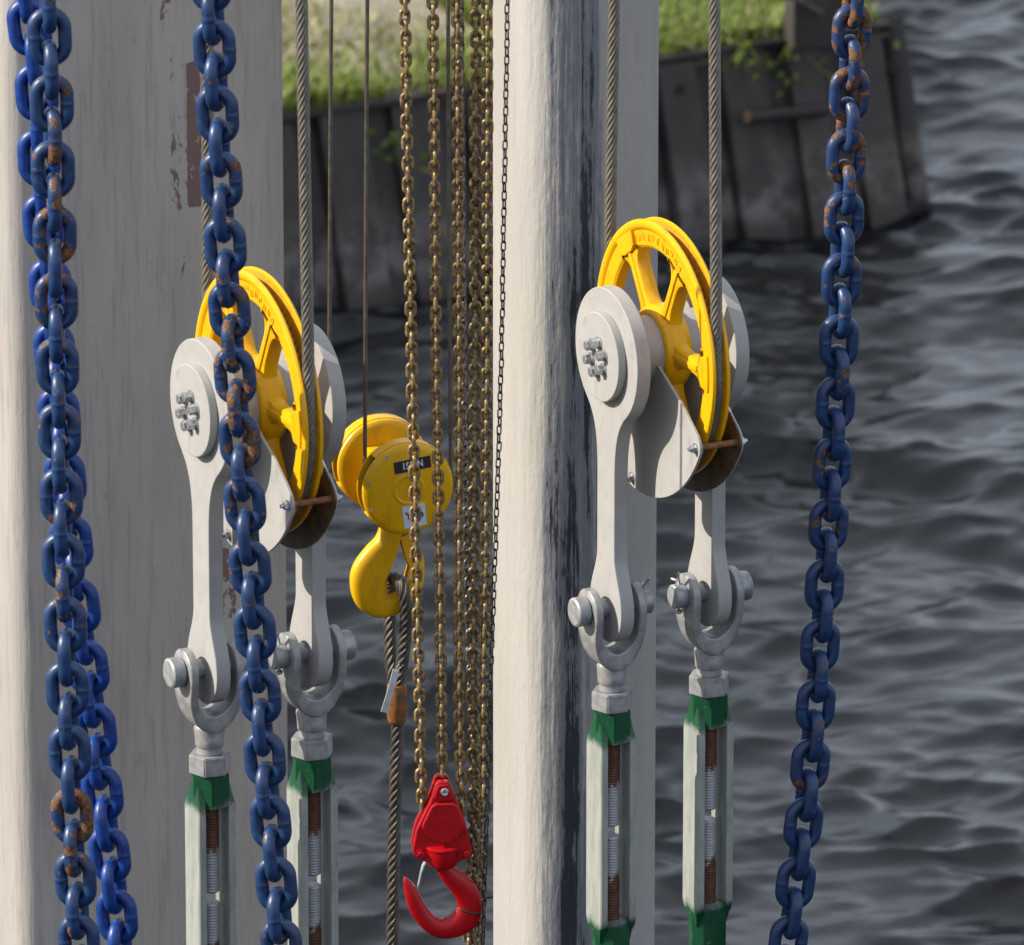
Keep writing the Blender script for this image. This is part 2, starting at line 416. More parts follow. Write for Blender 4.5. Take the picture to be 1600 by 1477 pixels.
def plank_mats():
    for k, (c1, c2) in enumerate((((.032, .026, .023), (.050, .041, .036)), ((.026, .021, .019), (.040, .033, .029)), ((.042, .033, .028), (.060, .048, .041)))):
        b = NB('weathered_plank_%d' % k); b.rnd(13)
        n = b.noise(14, 6, .65, (1, 1, .25)); z = b.xyz()[2]
        col = b.mix(b.ss(n, .3, .7), c1, c2)
        band = b.math('MULTIPLY', b.ss(z, .02, .10), b.math('SUBTRACT', 1.0, b.ss(b.math('ADD', z, b.math('MULTIPLY', n, .16)), .22, .42)))
        col = b.mix(b.math('MULTIPLY', band, b.ss(b.noise(9, 5, .6), .38, .62)), col, (.15, .13, .12))
        MAT['plank%d' % k] = b.out(col, .7, 0, b.bump(n, .5, .01))
plank_mats()
def quay():
    root = thing('sheet_pile_wall', 'dark weathered sheet pile wall leaning back along the grassy far bank', 'retaining wall', W0, math.atan2(WD.y, WD.x))
    s = -2.2; i = 0
    while s < WLEN-.05:
        wd = random.choice((.15, .17, .19, .13)) if i % 2 == 0 else random.choice((.08, .10, .09))
        wd = min(wd, WLEN-s)
        bm = bmesh.new(); off = 0. if i % 2 == 0 else .042
        top = WH+random.uniform(-.012, .012); jit = random.uniform(-.008, .008); ln = random.uniform(-.01, .01)
        def bl(z): return (z)*BAT
        pr = [(.004, 0), (wd-.004, 0), (wd-.004, .055), (.004, .055)]
        rings = []
        for z in (-.5, -.1, .15, .35, top-.006, top):
            d = .006 if z == top else 0
            rings.append([bm.verts.new((s+min(max(x, d), wd-d)+ln*z, bl(z)+y+off+jit, z)) for x, y in pr])
        skin_rings(bm, rings)
        obj('plank', bm, 'plank%d' % (1 if i % 2 else random.choice((0, 0, 2))), root, smooth=False)
        s += wd; i += 1
    bm = bmesh.new()   # corner pile
    pts = [Vector((WLEN+.035, .05+z*BAT, z)) for z in (-.5, 0, .2, .4, WH+.02)]
    tube(bm, pts, .045, Vector((0, 1, 0)), 14); o = obj('corner_pile', bm, 'plank1', root)
    bm = bmesh.new()   # stub of a timber waling with a pale cut end
    def loc(px, py, t):   # pixel onto the face of the wall
        nrm = (WN-Vector((0, 0, BAT))).normalized(); p = on_plane(px, py, W0, nrm)-W0
        return Vector((p.dot(WD), p.dot(WN)-t, p.z))
    a, b_ = loc(1158, 178, .045), loc(1282, 168, .03)
    tube(bm, [a, a.lerp(b_, .02), b_], .022, Vector((0, 0, 1)), 14); wl = obj('waling_log', bm, 'plank1', root)
    bm = bmesh.new(); tube(bm, [a-Vector((.012, 0, 0)), a+Vector((.01, 0, 0))], .019, Vector((0, 0, 1)), 14)
    simple('cut_wood', (.20, .12, .055), (.28, .18, .09), 30, .8); obj('cut_end', bm, 'cut_wood', wl)
    for px, py in ((1060, 141), (1396, 108)):
        bm = bmesh.new(); c = loc(px, py, .0); lathe(bm, [(.001, -.012), (.018, -.012), (.022, 0), (.022, .02)], 'y', 16, c, s=1.); obj('bolt_hole', bm, 'dark_hole', root)
    bm = bmesh.new()   # capping strip along the top of the piles
    prism(bm, [(-.012, 0), (.12, 0), (.12, .018), (-.012, .018)], -2.2, WLEN, 'x', .004, (0, WH*BAT, WH+.004), s=1.); obj('capping', bm, 'plank1', root)
quay()

def blades(name, n, where, hgt, cols, label, cat, wid=.006):
    """one mesh of bent blades; where() gives (s,t)"""
    vs, fs, mi = [], [], []
    for i in range(n):
        s, t, h = where(); p = wallp(s, t, bank_z(s, t)-.005)
        a = random.uniform(0, 2*PI); L = h*random.uniform(.5, 1.3); d = Vector((math.cos(a), math.sin(a), 0)); sd_ = Vector((-d.y, d.x, 0))*wid*random.uniform(.6, 1.4)
        bend = random.uniform(.15, .9)
        m1 = p+Vector((0, 0, L*.6))+d*L*bend*.3; tip = p+Vector((0, 0, L*(1-.35*bend)))+d*L*bend
        k = len(vs); vs += [p-sd_, p+sd_, m1+sd_*.8, m1-sd_*.8, tip]
        fs += [(k, k+1, k+2, k+3), (k+3, k+2, k+4)]; c = random.choices(range(len(cols)), [x[1] for x in cols])[0] if not callable(cols) else 0
        mi += [c, c]
    me = bpy.data.meshes.new(name); me.from_pydata(vs, [], fs)
    for c in cols: me.materials.append(MAT[c[0]])
    me.polygons.foreach_set('material_index', mi); me.update()
    o = bpy.data.objects.new(name, me); C.objects.link(o); return tag(o, label, cat, None, 'stuff')
def leafm(key, c1, c2):
    b = NB(key); col = b.mix(b.ss(b.noise(3, 4), .35, .65), c1, c2); m = b.out(col, .55)
    tr = b.n.new('ShaderNodeBsdfTranslucent'); b.L(col, tr.inputs[0]); mx = b.n.new('ShaderNodeMixShader'); mx.inputs[0].default_value = .35
    outn = [x for x in b.n if x.type == 'OUTPUT_MATERIAL'][0]
    b.L(b.b.outputs[0], mx.inputs[1]); b.L(tr.outputs[0], mx.inputs[2]); b.L(mx.outputs[0], outn.inputs['Surface']); MAT[key] = m
leafm('grass_green', (.15, .22, .03), (.20, .27, .045)); leafm('grass_lime', (.25, .31, .06), (.31, .36, .085)); leafm('grass_dry', (.38, .33, .20), (.46, .41, .28))
def edge_spot():
    while True:
        s = random.uniform(-1.2, WLEN); t = abs(random.gauss(0, .16))-.04
        if random.random() < .55+.45*math.sin(s*6+1.3)*math.sin(s*2.1): return s, WH*BAT+.06+t, .09
def right_spot():
    while True:
        s = random.uniform(1.15, WLEN-.02); t = random.uniform(0, 1.6)
        if s < WLEN-.02 and (t < .9 or random.random() < .5): return s, WH*BAT+.05+t, .10
def dry_spot():
    while True:
        s = random.uniform(-1.6, 1.5); t = random.uniform(.1, 3.2)
        v = math.sin(s*3.1+t*1.3)*math.sin(t*2.4-s*1.7+.6)
        if random.random() < .35+.5*v: return s, WH*BAT+t, .045
blades('edge_grass', 6500, edge_spot, .09, [('grass_green', 3), ('grass_lime', 4), ('grass_dry', 1)], 'bright green grass fringe along the top of the dark wall', 'grass')
blades('lush_grass', 15000, right_spot, .1, [('grass_green', 5), ('grass_lime', 3), ('grass_dry', .6)], 'lush green grass on the bank between grey column and right chain', 'grass')
blades('dry_grass', 11000, dry_spot, .045, [('grass_dry', 6), ('grass_green', 1.6), ('grass_lime', .8)], 'dry straw coloured grass patches on the sloping bank', 'grass')
def weed(px, py, n, label, spread=.10, cols=('grass_lime', 'grass_green')):
    nrm = (WN-Vector((0, 0, BAT))).normalized(); o0 = on_plane(px, py, W0-WN*.03, nrm)
    root = thing('weed', label, 'plant', o0, 0, 'weeds hanging on the wall')
    for k in range(2):
        bm = bmesh.new()
        for i in range(n):
            c = Vector((random.gauss(0, spread), random.gauss(0, .02)-.01, random.gauss(0, spread*.6))); a = random.uniform(0, 2*PI); b_ = random.uniform(-.8, .8)
            u = Vector((math.cos(a), -.5, math.sin(a)*.8)).normalized(); v = u.cross(Vector((math.sin(b_), 1, .4))).normalized(); L = random.uniform(.012, .026)
            q = [c-u*L, c+v*L*.45, c+u*L, c-v*L*.45]; bm.faces.new([bm.verts.new(x) for x in q])
        obj('leaves', bm, cols[k], root, smooth=False)
    bm = bmesh.new()
    for i in range(6):
        d = Vector((random.gauss(0, spread), -.015, random.gauss(-.02, spread*.6)))
        tube(bm, [Vector((random.uniform(-.02, .02), 0, spread)), d*.5+Vector((0, -.01, .02)), d], .0025, n=5)
    obj('stems', bm, 'grass_green', root)
weed(1238, 100, 10, 'yellow green weed on the wall between the rope and right chain')
weed(1160, 95, 6, 'sparse weed on the wall just right of the grey rope', .07)
weed(620, 240, 6, 'small weed on the wall behind the leftmost brass chain', .07)
def post():
    b0 = G(1272, 26, WH+.12); root = thing('mooring_post', 'short dark timber post on the bank behind the right chain', 'post', b0, .2)
    bm = bmesh.new(); prism(bm, [(-.085, -.07), (.085, -.07), (.085, .07), (-.085, .07)], -.1, .55, 'z', .012, s=1.); obj('shaft', bm, 'plank1', root, smooth=False)
    bm = bmesh.new(); tube(bm, [Vector((-.2, -.1, .12)), Vector((-.1, -.11, .10)), Vector((.0, -.11, .04))], .010, n=8); obj('branch', bm, 'plank2', root)
post()

# ------------------------------------------------------------------ columns
def rrect(wx, wy, r, n=10):
    pts = []
    for cx, cy, a in ((wx/2-r, wy/2-r, 0), (-wx/2+r, wy/2-r, 90), (-wx/2+r, -wy/2+r, 180), (wx/2-r, -wy/2+r, 270)):
        pts += arc(cx, cy, r, a, a+90, n)
    return pts
def column(name, label, corner_px, Y, wx, wy, r, mat):
    # corner_px: where the (sharp) front left corner of the section would stand
    c = P(corner_px, 738, Y); ctr = Vector((c.x, c.y, 0))+AX*(wx/2)-BX*(wy/2)
    o = thing(name, label, 'column', (ctr.x, ctr.y, 0), YAW)
    bm = bmesh.new(); pts = rrect(wx, wy, r, 14); rings = []
    for z in (-2, 0, 1.5, 2, 2.5, 3, 3.5, 4, 4.5, 5, 6, 8.6):
        rings.append([bm.verts.new((x, y, z)) for x, y in pts])
    skin_rings(bm, rings); obj('shaft', bm, mat, o, angle=30)
    return o, ctr
CW, CR = .56, .055
def local_of(px, py, Y_corner_px, ctr, wx, wy):
    o = ctr+BX*(wy/2); p = on_plane(px, py, o, BX)-ctr
    return p.dot(AX), p.z
def left_column():
    cpx, Y = 24, 18.6; c = P(cpx, 738, Y)
    e = on_plane(457, 738, Vector((c.x, c.y, 0)), BX); wx = (Vector((e.x, e.y, 0))-Vector((c.x, c.y, 0))).length
    ctr = Vector((c.x, c.y, 0))+AX*(wx/2)-BX*(.5/2)
    b = NB('column_paint'); x, y, z = b.xyz()
    n = b.noise(7, 6, .6, (1, 1, .25)); s1 = b.noise(90, 4, .65, (1, 1, .06)); f = b.noise(160, 4, .7, (1, 1, .5))
    col = b.mix(b.ss(n, .3, .7), (.385, .362, .338), (.45, .427, .402))
    col = b.mix(b.math('MULTIPLY', b.ss(s1, .48, .70), .5), col, (.25, .24, .235))
    col = b.mix(b.math('MULTIPLY', b.ss(b.noise(34, 6, .7, (1, 1, .35)), .60, .70), .45), col, (.235, .225, .22))
    col = b.mix(b.ss(b.noise(85, 4, .6), .735, .76), col, (.20, .18, .17))
    # flaked places where brown primer shows
    pn = b.noise(26, 6, .7, (1, 1, .45), .4); tot = None
    for (x0, y0, x1, y1, wt) in ((290, 88, 316, 335, .53), (262, 76, 300, 340, .42), (244, -10, 270, 34, .46), (276, 330, 318, 450, .33), (338, 850, 372, 975, .50)):
        la, lb = local_of(x0, y1, cpx, ctr, wx, .5), local_of(x1, y0, cpx, ctr, wx, .5)
        ex = b.box(x, (la[0]+lb[0])/2, abs(lb[0]-la[0])/2*1.15); ez = b.box(z, (la[1]+lb[1])/2, abs(lb[1]-la[1])/2*1.05)
        m = b.math('MULTIPLY', b.ss(ex, 0, .45), b.ss(ez, 0, .15)); m = b.math('MULTIPLY', m, wt)
        tot = m if tot is None else b.math('MAXIMUM', tot, m)
    pk = b.ss(b.math('ADD', tot, pn), .955, .985)
    col = b.mix(pk, col, b.mix(f, (.16, .095, .09), (.22, .14, .13)))
    nr = b.bump(pk, .5, -.002, b.bump(s1, .6, .0025, b.bump(f, .5, .0015)))
    MAT['column_paint'] = b.out(col, .55, 0, nr)
    column('painted_column', 'wide pale grey column with flaked brown patch behind the left pulley', cpx, Y, wx, .5, .045, 'column_paint')
left_column()
def right_column():
    cpx, Y = 842, 18.25; c = P(cpx, 738, Y)
    e = on_plane(1049, 738, Vector((c.x, c.y, 0)), BX); wx = (Vector((e.x, e.y, 0))-Vector((c.x, c.y, 0))).length
    wy = 218*U; ctr = Vector((c.x, c.y, 0))+AX*(wx/2)-BX*(wy/2)
    b = NB('scuffed_column_paint'); x, y, z = b.xyz()
    n = b.noise(7, 6, .6, (1, 1, .2)); s1 = b.noise(60, 4, .65, (1, 1, .05)); lump = b.noise(95, 4, .6, (1, 1, .55)); lump2 = b.noise(38, 3, .6, (1, 1, .15))
    col = b.mix(b.ss(n, .3, .7), (.40, .382, .355), (.45, .433, .41))
    col = b.mix(b.math('MULTIPLY', b.ss(s1, .55, .75), .35), col, (.27, .27, .28))
    a0, a1 = local_of(856, 738, cpx, ctr, wx, wy)[0], local_of(938, 738, cpx, ctr, wx, wy)[0]
    band = b.box(x, (a0+a1)/2, abs(a1-a0)/2*1.55)
    band = b.math('MULTIPLY', band, b.ss(b.math('MULTIPLY', y, -1.0), wy/2-.05, wy/2-.02))
    st = b.noise(42, 5, .7, (1, 1, .022), .2); st2 = b.noise(110, 6, .75, (1, 1, .16)); big = b.noise(6, 3, .5, (1, 1, .5))
    v = b.math('ADD', b.math('MULTIPLY', b.ss(band, 0, .6), .42), b.math('ADD', b.math('MULTIPLY', st, .85), b.math('ADD', b.math('MULTIPLY', st2, .36), b.math('MULTIPLY', big, .30))))
    f1 = b.ss(v, 1.00, 1.13); f2 = b.ss(v, 1.175, 1.23)
    f1 = b.math('MULTIPLY', f1, b.ss(band, .02, .15)); f2 = b.math('MULTIPLY', f2, b.ss(band, .02, .15))
    col = b.mix(b.math('MULTIPLY', f1, .75), col, (.13, .145, .18)); col = b.mix(f2, col, (.028, .030, .040))
    col = b.mix(b.math('MULTIPLY', b.ss(b.noise(30, 4, .6, (1, 1, .12)), .66, .72), b.ss(band, .3, .6)), col, (.24, .15, .07))
    nr = b.bump(lump, .38, .0035, b.bump(lump2, .6, .007, b.bump(s1, .4, .002)))
    MAT['scuffed_paint'] = b.out(col, .55, 0, nr)
    column('scuffed_column', 'pale grey column with rounded corner and dark scuffed stripe behind the right pulley', cpx, Y, wx, wy, .085, 'scuffed_paint')
right_column()

# ------------------------------------------------------------------ pulley blocks (origin: outer face of near plate, on the shaft line)
def plate_outline():
    Rh, hw, ez, Re = 108, 30, -414, 55
    half = arc(0, 0, Rh, 90, -50, 40)                       # right half, top to neck
    e = half[-1]
    half += bez(e, (e[0]-26, e[1]-22), (hw, -130), (hw, -195), 10)
    half += [(hw, -195), (hw, -240), (hw, -290), (hw, -325)]
    half += bez((hw, -325), (hw+1, -352), (Re*.97, -378), (Re*.985, ez+9), 8)
    half += arc(0, ez, Re, 8, -90, 18)
    return half+[(-x, z) for x, z in reversed(half[1:-1])]
def hexbolt(bm, o, r=7., h=11., axis=-1, wr=9.5):
    # head towards axis*x
    prism(bm, [(p[0], p[1]) for p in hexpts(wr, 0, 16)], min(0, axis*2.5), max(0, axis*2.5), 'x', .6, o)
    prism(bm, hexpts(r, random.uniform(0, 1)), min(axis*2.4, axis*h), max(axis*2.4, axis*h), 'x', .9, o)
def nutbolt(bm, o, axis):
    lathe(bm, [(8.5, 0), (8.5, axis*2)], 'x', 16, o); prism(bm, hexpts(6.5, random.uniform(0, 1)), min(axis*1.9, axis*8), max(axis*1.9, axis*8), 'x', .7, o)
    lathe(bm, [(3.2, axis*7.9), (3.2, axis*13)], 'x', 10, o)
def groove_mat():
    b = NB('sheave_groove'); x, y, z = b.xyz()
    ang = b.math('ARCTAN2', z, y); n = b.noise(60, 5)
    st = b.math('SINE', b.math('ADD', b.math('MULTIPLY', ang, 92.0), b.math('MULTIPLY', x, 430.0)))
    f = b.math('MULTIPLY', b.ss(b.math('ADD', st, b.math('MULTIPLY', n, 1.2)), 1.05, 1.35), b.math('SUBTRACT', 1.0, b.ss(x, 101*U, 104*U)))
    col = b.mix(f, b.mix(b.ss(n, .4, .7), (.70, .33, .01), (.50, .22, .015)), (.03, .018, .012))
    MAT['sheave_groove'] = b.out(col, .45)
groove_mat()
def make_pulley(loc, label, ks=1.):
    T = thing('pulley_block', label, 'pulley', loc, YAW, 'yellow pulley blocks between grey plates'); T.scale = (ks,)*3
    po = plate_outline()
    for h0, h1 in ((0, 24), (172, 196)):
        bm = bmesh.new(); prism(bm, po, h0, h1, 'x', 1.6); sp = obj('side_plate', bm, 'grey_paint', T)
        near = h0 == 0; ax = -1 if near else 1; f = h0 if near else h1
        bm = bmesh.new(); prism(bm, hexpts(71, 0, 64), min(f, f+ax*14), max(f, f+ax*14), 'x', 1.5); cap = obj('shaft_cap', bm, 'grey_paint', sp)
        if near:
            for k in range(6):
                bm = bmesh.new(); a = R(30+60*k+8); hexbolt(bm, (f+ax*14, 24*math.cos(a), 24*math.sin(a)), 8.2, 13, ax, 10.5); obj('bolt', bm, 'bolt_zinc', sp)
    for h0, h1 in ((24, 78), (118, 172)):
        bm = bmesh.new(); lathe(bm, [(55, h0), (55, h1)], 'x', 56); obj('spacer', bm, 'grey_paint', T)
    # sheave
    bm = bmesh.new()
    lathe(bm, [(159, 90), (163, 87), (187, 86), (190, 83), (193, 81.5), (199, 81.5), (202.5, 83), (204, 86), (203, 88.5), (188, 91.5), (177, 94), (177, 102), (188, 104.5), (203, 107.5), (204, 110), (202.5, 113), (199, 114.5), (193, 114.5), (190, 113), (187, 110), (163, 109), (159, 106)], 'x', 112, closed=True)
    sv = obj('sheave', bm, 'yellow_paint', T, angle=28)
    bm = bmesh.new(); lathe(bm, [(200, 89.4), (190, 91.6), (181, 94), (177.4, 98), (181, 102), (190, 104.4), (200, 106.6)], 'x', 112, caps=False); obj('groove', bm, 'sheave_groove', sv)
    bm = bmesh.new(); lathe(bm, [(50, 75), (60, 75), (64, 77.5), (70, 88), (70, 108), (64, 118.5), (60, 121), (50, 121)], 'x', 56, closed=True); obj('hub', bm, 'yellow_paint', sv)
    for k in range(6):
        a = R(k*60-3); bm = bmesh.new()
        ca, sa = math.cos(a), math.sin(a)
        def rot(p): return (p[0]*ca-p[1]*sa, p[0]*sa+p[1]*ca)
        hf = [(56, -27)]+bez((56, -27), (68, -19), (78, -14), (92, -13), 5)+[(92, -13), (126, -13)]+bez((126, -13), (144, -14), (154, -22), (160, -42), 8)
        o1 = hf+arc(0, 0, 166, -15, 15, 10)+[(x, -y) for x, y in reversed(hf)]
        prism(bm, [rot(p) for p in o1], 85, 111, 'x', 6.0)
        prism(bm, [rot(p) for p in [(66, -6), (165, -5), (165, 5), (66, 6)]], 82, 114, 'x', 2.0)
        obj('spoke', bm, 'yellow_paint', sv, angle=40)
    for k in (1, 3, 5):
        a = R(k*60-3); ca, sa = math.cos(a), math.sin(a); bm = bmesh.new()
        q = arc(0, 0, 189, -9, 9, 8)+[(164, 24), (158, 14), (158, -14), (164, -24)]
        prism(bm, [(p[0]*ca-p[1]*sa, p[0]*sa+p[1]*ca) for p in q], 80, 88, 'x', 1.5); obj('balance_pad', bm, 'yellow_paint', sv)
    bm = bmesh.new()
    for k in range(11):
        d = R(118-5.2*k); rr = 175+random.uniform(-3, 3); c_, s_ = math.cos(d), math.sin(d)
        for j in range(2):
            hw_, hl_ = random.uniform(1., 1.6), random.uniform(3., 6.); dx = (j-.5)*5.5+random.uniform(-1, 1); rr2 = rr+random.uniform(-2, 2)
            q = [(rr2-hl_, dx-hw_), (rr2+hl_, dx-hw_), (rr2+hl_, dx+hw_), (rr2-hl_, dx+hw_)]
            prism(bm, [(-(p[0]*math.cos(PI-d)-p[1]*math.sin(PI-d)), p[0]*math.sin(PI-d)+p[1]*math.cos(PI-d)) for p in q], 85.2, 87, 'x', .4)
    obj('cast_mark', bm, 'yellow_paint', sv)
    # rope guards: thin sector plates around the lower rim, held by three long bolts
    ra = (-29, -63, -97)
    go = arc(0, 0, 62, 165, 15, 14)
    def rp(r, d): return (r*math.cos(R(d)), r*math.sin(R(d)))
    # local y is -B: mirror so the guard opens towards +B
    q = [rp(60, -8), rp(150, -19), rp(212, -23.5)]+[rp(212+20*math.sin(R(90)*min(1, k/5)), -24-6*(1-math.cos(R(90)*min(1, k/5)))) for k in range(1, 6)]
    q += [rp(232, d) for d in range(-33, -95, -4)]+[rp(232-20*(1-math.cos(R(90)*k/5)), -96-7*math.sin(R(90)*k/5)) for k in range(0, 6)]
    q += [rp(150, -108), rp(60, -150)]
    q = [(-a_, b_) for a_, b_ in q]
    for h, mt in ((60, 'grey_paint'), (131, 'brown_steel')):
        bm = bmesh.new(); prism(bm, q, h, h+5, 'x', .8); obj('guard_plate', bm, mt if h < 100 else 'guard_far', T)
    for d in (ra[0], ra[2]):
        y_, z_ = -217*math.cos(R(d)), 217*math.sin(R(d))
        bm = bmesh.new(); lathe(bm, [(5.2, 65), (5.2, 131)], 'x', 14, (0, y_, z_)); gb = obj('guard_rod', bm, 'rust', T)
        for h, ax in ((60, -1), (136, 1)):
            bm = bmesh.new(); nutbolt(bm, (h, y_, z_), ax); obj('nut', bm, 'bolt_zinc', gb)
    return T
def guard_far_mat():
    b = NB('guard_far'); x, y, z = b.xyz(); n = b.noise(26, 6, .65)
    rad = b.math('SQRT', b.math('ADD', b.math('MULTIPLY', y, y), b.math('MULTIPLY', z, z)))
    inner = b.math('SUBTRACT', 1.0, b.ss(x, 133.5*U, 134.5*U))
    f = b.math('MULTIPLY', inner, b.ss(b.math('ADD', rad, b.math('MULTIPLY', n, .06)), .19, .25))
    col = b.mix(f, (.58, .57, .55), b.mix(b.ss(n, .35, .65), (.06, .038, .022), (.17, .10, .045)))
    MAT['guard_far'] = b.out(col, .5, 0, b.bump(n, .2, .001))
guard_far_mat()

# ------------------------------------------------------------------ turnbuckles (origin: pin centre)
def make_turnbuckle(loc, label, head_near, ks=1.):
    T = thing('turnbuckle', label, 'turnbuckle', loc, YAW, 'green ended turnbuckles under the pulleys'); T.scale = (ks,)*3
    bm = bmesh.new()
    half = [(-38, 34), (-38, 31), (-38, 25), (-38, 16), (-38, 6), (-38, -8), (-38, -22), (-38, -36)]+[(-37.6, -43), (-36.2, -50), (-33.8, -57), (-30.4, -64), (-26, -70.5), (-20.5, -76.5), (-14, -81.5), (-7, -85), (0, -86.5)]
    full = half+[(-x, z) for x, z in reversed(half[:-1])]
    pts = [Vector((x, 0, z)) for x, z in full]
    def sec(i):
        k = min(i, len(full)-1-i); z = half[k][1]
        hwid = max(5, math.sqrt(max(0, 35**2-z*z))) if z > 0 else 35-10*min(1, max(0, (-z-14)/56))
        th = 7+7.5*max(0, (-z-48)/38)**1.4
        c = min(3.2, hwid*.4); m = []
        for sx, sy in ((1, 1), (-1, 1), (-1, -1), (1, -1)):
            a0 = {(1, 1): 0, (-1, 1): 90, (-1, -1): 180, (1, -1): 270}[(sx, sy)]
            m += arc(sx*(th-c), sy*(hwid-c), c, a0, a0+90, 3)
        return m
    sweep(bm, pts, sec, Vector((0, 1, 0)), U)
    nv = len(bm.verts)
    lathe(bm, [(14, -84), (22, -90), (25, -97), (24.2, -103), (23, -110), (22.5, -117), (22.5, -124), (21, -126), (20, -127), (20, -136)], 'z', 40)
    bm.verts.ensure_lookup_table()
    for v in bm.verts[nv:]:
        if v.co.z > -105*U: v.co.y *= .86
    obj('fork', bm, 'fork_steel', T, angle=40)
    bm = bmesh.new(); prof = [(19.5, -126)]; z = -126
    while z > -142: prof += [(18.2, z-1), (19.8, z-2.4), (19.8, z-3)]; z -= 4
    lathe(bm, prof, 'z', 32); obj('fork_thread', bm, 'fork_steel', T)
    bm = bmesh.new(); lathe(bm, [(14, -60), (15.5, -58.5), (15.5, 58.5), (14, 60)], 'x', 28); pin = obj('pin', bm, 'galvanised', T)
    sg = -1 if head_near else 1
    bm = bmesh.new(); pr = [(20, 68), (23, 66), (23.5, 63), (23.5, 48), (22, 46.2)]
    lathe(bm, [(r, sg*h) for r, h in pr], 'x', 36); obj('pin_head', bm, 'galvanised', pin)
    bm = bmesh.new(); lathe(bm, [(17.5, -sg*66), (19.5, -sg*64), (19.5, -sg*46)], 'x', 32); obj('pin_end', bm, 'galvanised', pin)
    e = -sg
    bm = bmesh.new()
    tube(bm, [(e*54, 0, -24), (e*54, 0, 0), (e*54, 0, 22), (e*55, -1, 27), (e*59, -6, 35), (e*60, -10, 42)], 2.3, Vector((0, 1, 0)), 8, U)
    tube(bm, [(e*54, 1, 20), (e*57, 6, 25), (e*60, 14, 25.5)], 2.3, Vector((0, 0, 1)), 8, U)
    lathe(bm, [(2.5, -30), (5.2, -28), (5.2, -24), (2.5, -22)], 'z', 12, (e*54, 0, 0))
    obj('cotter_pin', bm, 'bolt_zinc', pin)
    bm = bmesh.new(); ring = []
    prism(bm, [(p[0], p[1]) for p in hexpts(33.5, R(-102.7)-YAW)], -168.5, -138, 'z', 0)
    bmesh.ops.bevel(bm, geom=[e_ for e_ in bm.edges], offset=1.6*U, segments=2, affect='EDGES')
    obj('lock_nut', bm, 'galvanised', T)
    # body: hex bosses joined by two bars
    bm = bmesh.new(); a0 = R(-19.9)-YAW
    for z0, z1 in ((-222, -168.7), (-606, -522)):
        b2 = bmesh.new(); prism(b2, hexpts(31.8, a0), z0, z1, 'z', 0); bmesh.ops.bevel(b2, geom=list(b2.edges), offset=2.2*U, segments=2, affect='EDGES')
        me = bpy.data.meshes.new('t'); b2.to_mesh(me); b2.free(); bm.from_mesh(me); bpy.data.meshes.remove(me)
    for sx in (-1, 1):
        path = [Vector((sx*x, 0, z)) for x, z in ((21, -188), (22, -200), (23.6, -209), (25, -217), (25.5, -225), (25.5, -260), (25.5, -372), (25.5, -484), (25.5, -519), (25, -527), (23.6, -535), (22, -544), (21, -556))]
        def sec(i):
            k = [.55, .66, .82, .95, 1, 1, 1, 1, 1, .95, .82, .66, .55][i]
            hp = [(-6.5, 25.5*k), (-5.5, 27*k), (4.5, 27*k), (6.2, 25.2*k), (7.6, .8), (7.6, -.8), (6.2, -25.2*k), (4.5, -27*k), (-5.5, -27*k), (-6.5, -25.5*k)]
            return [(p[0]*sx, p[1]) for p in hp]
        rings = []
        for i, p in enumerate(path): rings.append([V(bm, (p.x+q[0], q[1], p.z)) for q in sec(i)])
        skin_rings(bm, rings)
    obj('body', bm, 'turnbuckle_body', T, angle=14)
    for z0, z1, up in ((-364, -222, False), (-522, -381, True)):
        bm = bmesh.new(); prof = []; z = z0
        prof += [(11.2, z0), (13, z0+1.5)] if not up else [(13, z0)]
        while z < z1-4: prof += [(11.4, z+1.3), (13.5, z+2.9), (13.5, z+3.5)]; z += 4.6
        if up: prof += [(12.6, z1-1.2), (11, z1)]
        lathe(bm, prof, 'z', 32); obj('threaded_rod', bm, 'thread', T)
    bm = bmesh.new(); lathe(bm, [(19.5, -600), (19.5, -760)], 'z', 28); obj('lower_rod', bm, 'fork_steel', T)
    return T

PUL = {}
def hang(px, py, Y, side, ks):
    o = P(px, py, Y); lab = {'L': 'left pulley behind the blue chain', 'R': 'right pulley in front of the scuffed column'}[side]
    T = make_pulley(o, {'L': 'yellow spoked pulley between grey plates behind the middle blue chain', 'R': 'yellow spoked pulley between grey plates in front of the scuffed column'}[side], ks)
    pl = {}
    for k, (a, near) in enumerate(((12, True), (184, False))):
        p = o+(AX*(a*U)-Vector((0, 0, 414*U)))*ks
        pl = {('L', 0): 'leftmost turnbuckle with green ends, beside the wide column', ('L', 1): 'turnbuckle with green ends just right of the middle blue chain',
              ('R', 0): 'turnbuckle with green ends in front of the scuffed column', ('R', 1): 'rightmost turnbuckle with green ends against open water'}[(side, k)]
        make_turnbuckle(p, pl, near, ks)
    # the rope that carries the pulley: down, under the sheave, up again
    top = 1000*U; A = 98; pts = [Vector((A, -152, 1250)), Vector((A, -169, 600)), Vector((A, -184, 60)), Vector((A, -187, 0))]
    pts += [Vector((A, -187*math.cos(R(d)), -187*math.sin(R(d)))) for d in range(6, 180, 6)]
    pts += [Vector((A, 187, 0)), Vector((A, 184, 60)), Vector((A, 169, 600)), Vector((A, 152, 1250))]
    M_ = Matrix.Translation(o) @ Matrix.Rotation(YAW, 4, 'Z') @ Matrix.Scale(ks, 4)
    r = rope_mesh('wire_rope', [M_ @ (p*U) for p in pts], 9.4*U, 'wire_rope', 8, 100*U, 4.6*U, 6)
    tag(r, {'L': 'thick grey wire rope looped under the pulley beside the blue chain', 'R': 'thick grey wire rope looped under the pulley by the scuffed column'}[side], 'wire rope', 'thick wire ropes carrying the pulleys')
hang(311, 640, 17.22, 'L', .987)
hang(947, 556, 17.78, 'R', .988)

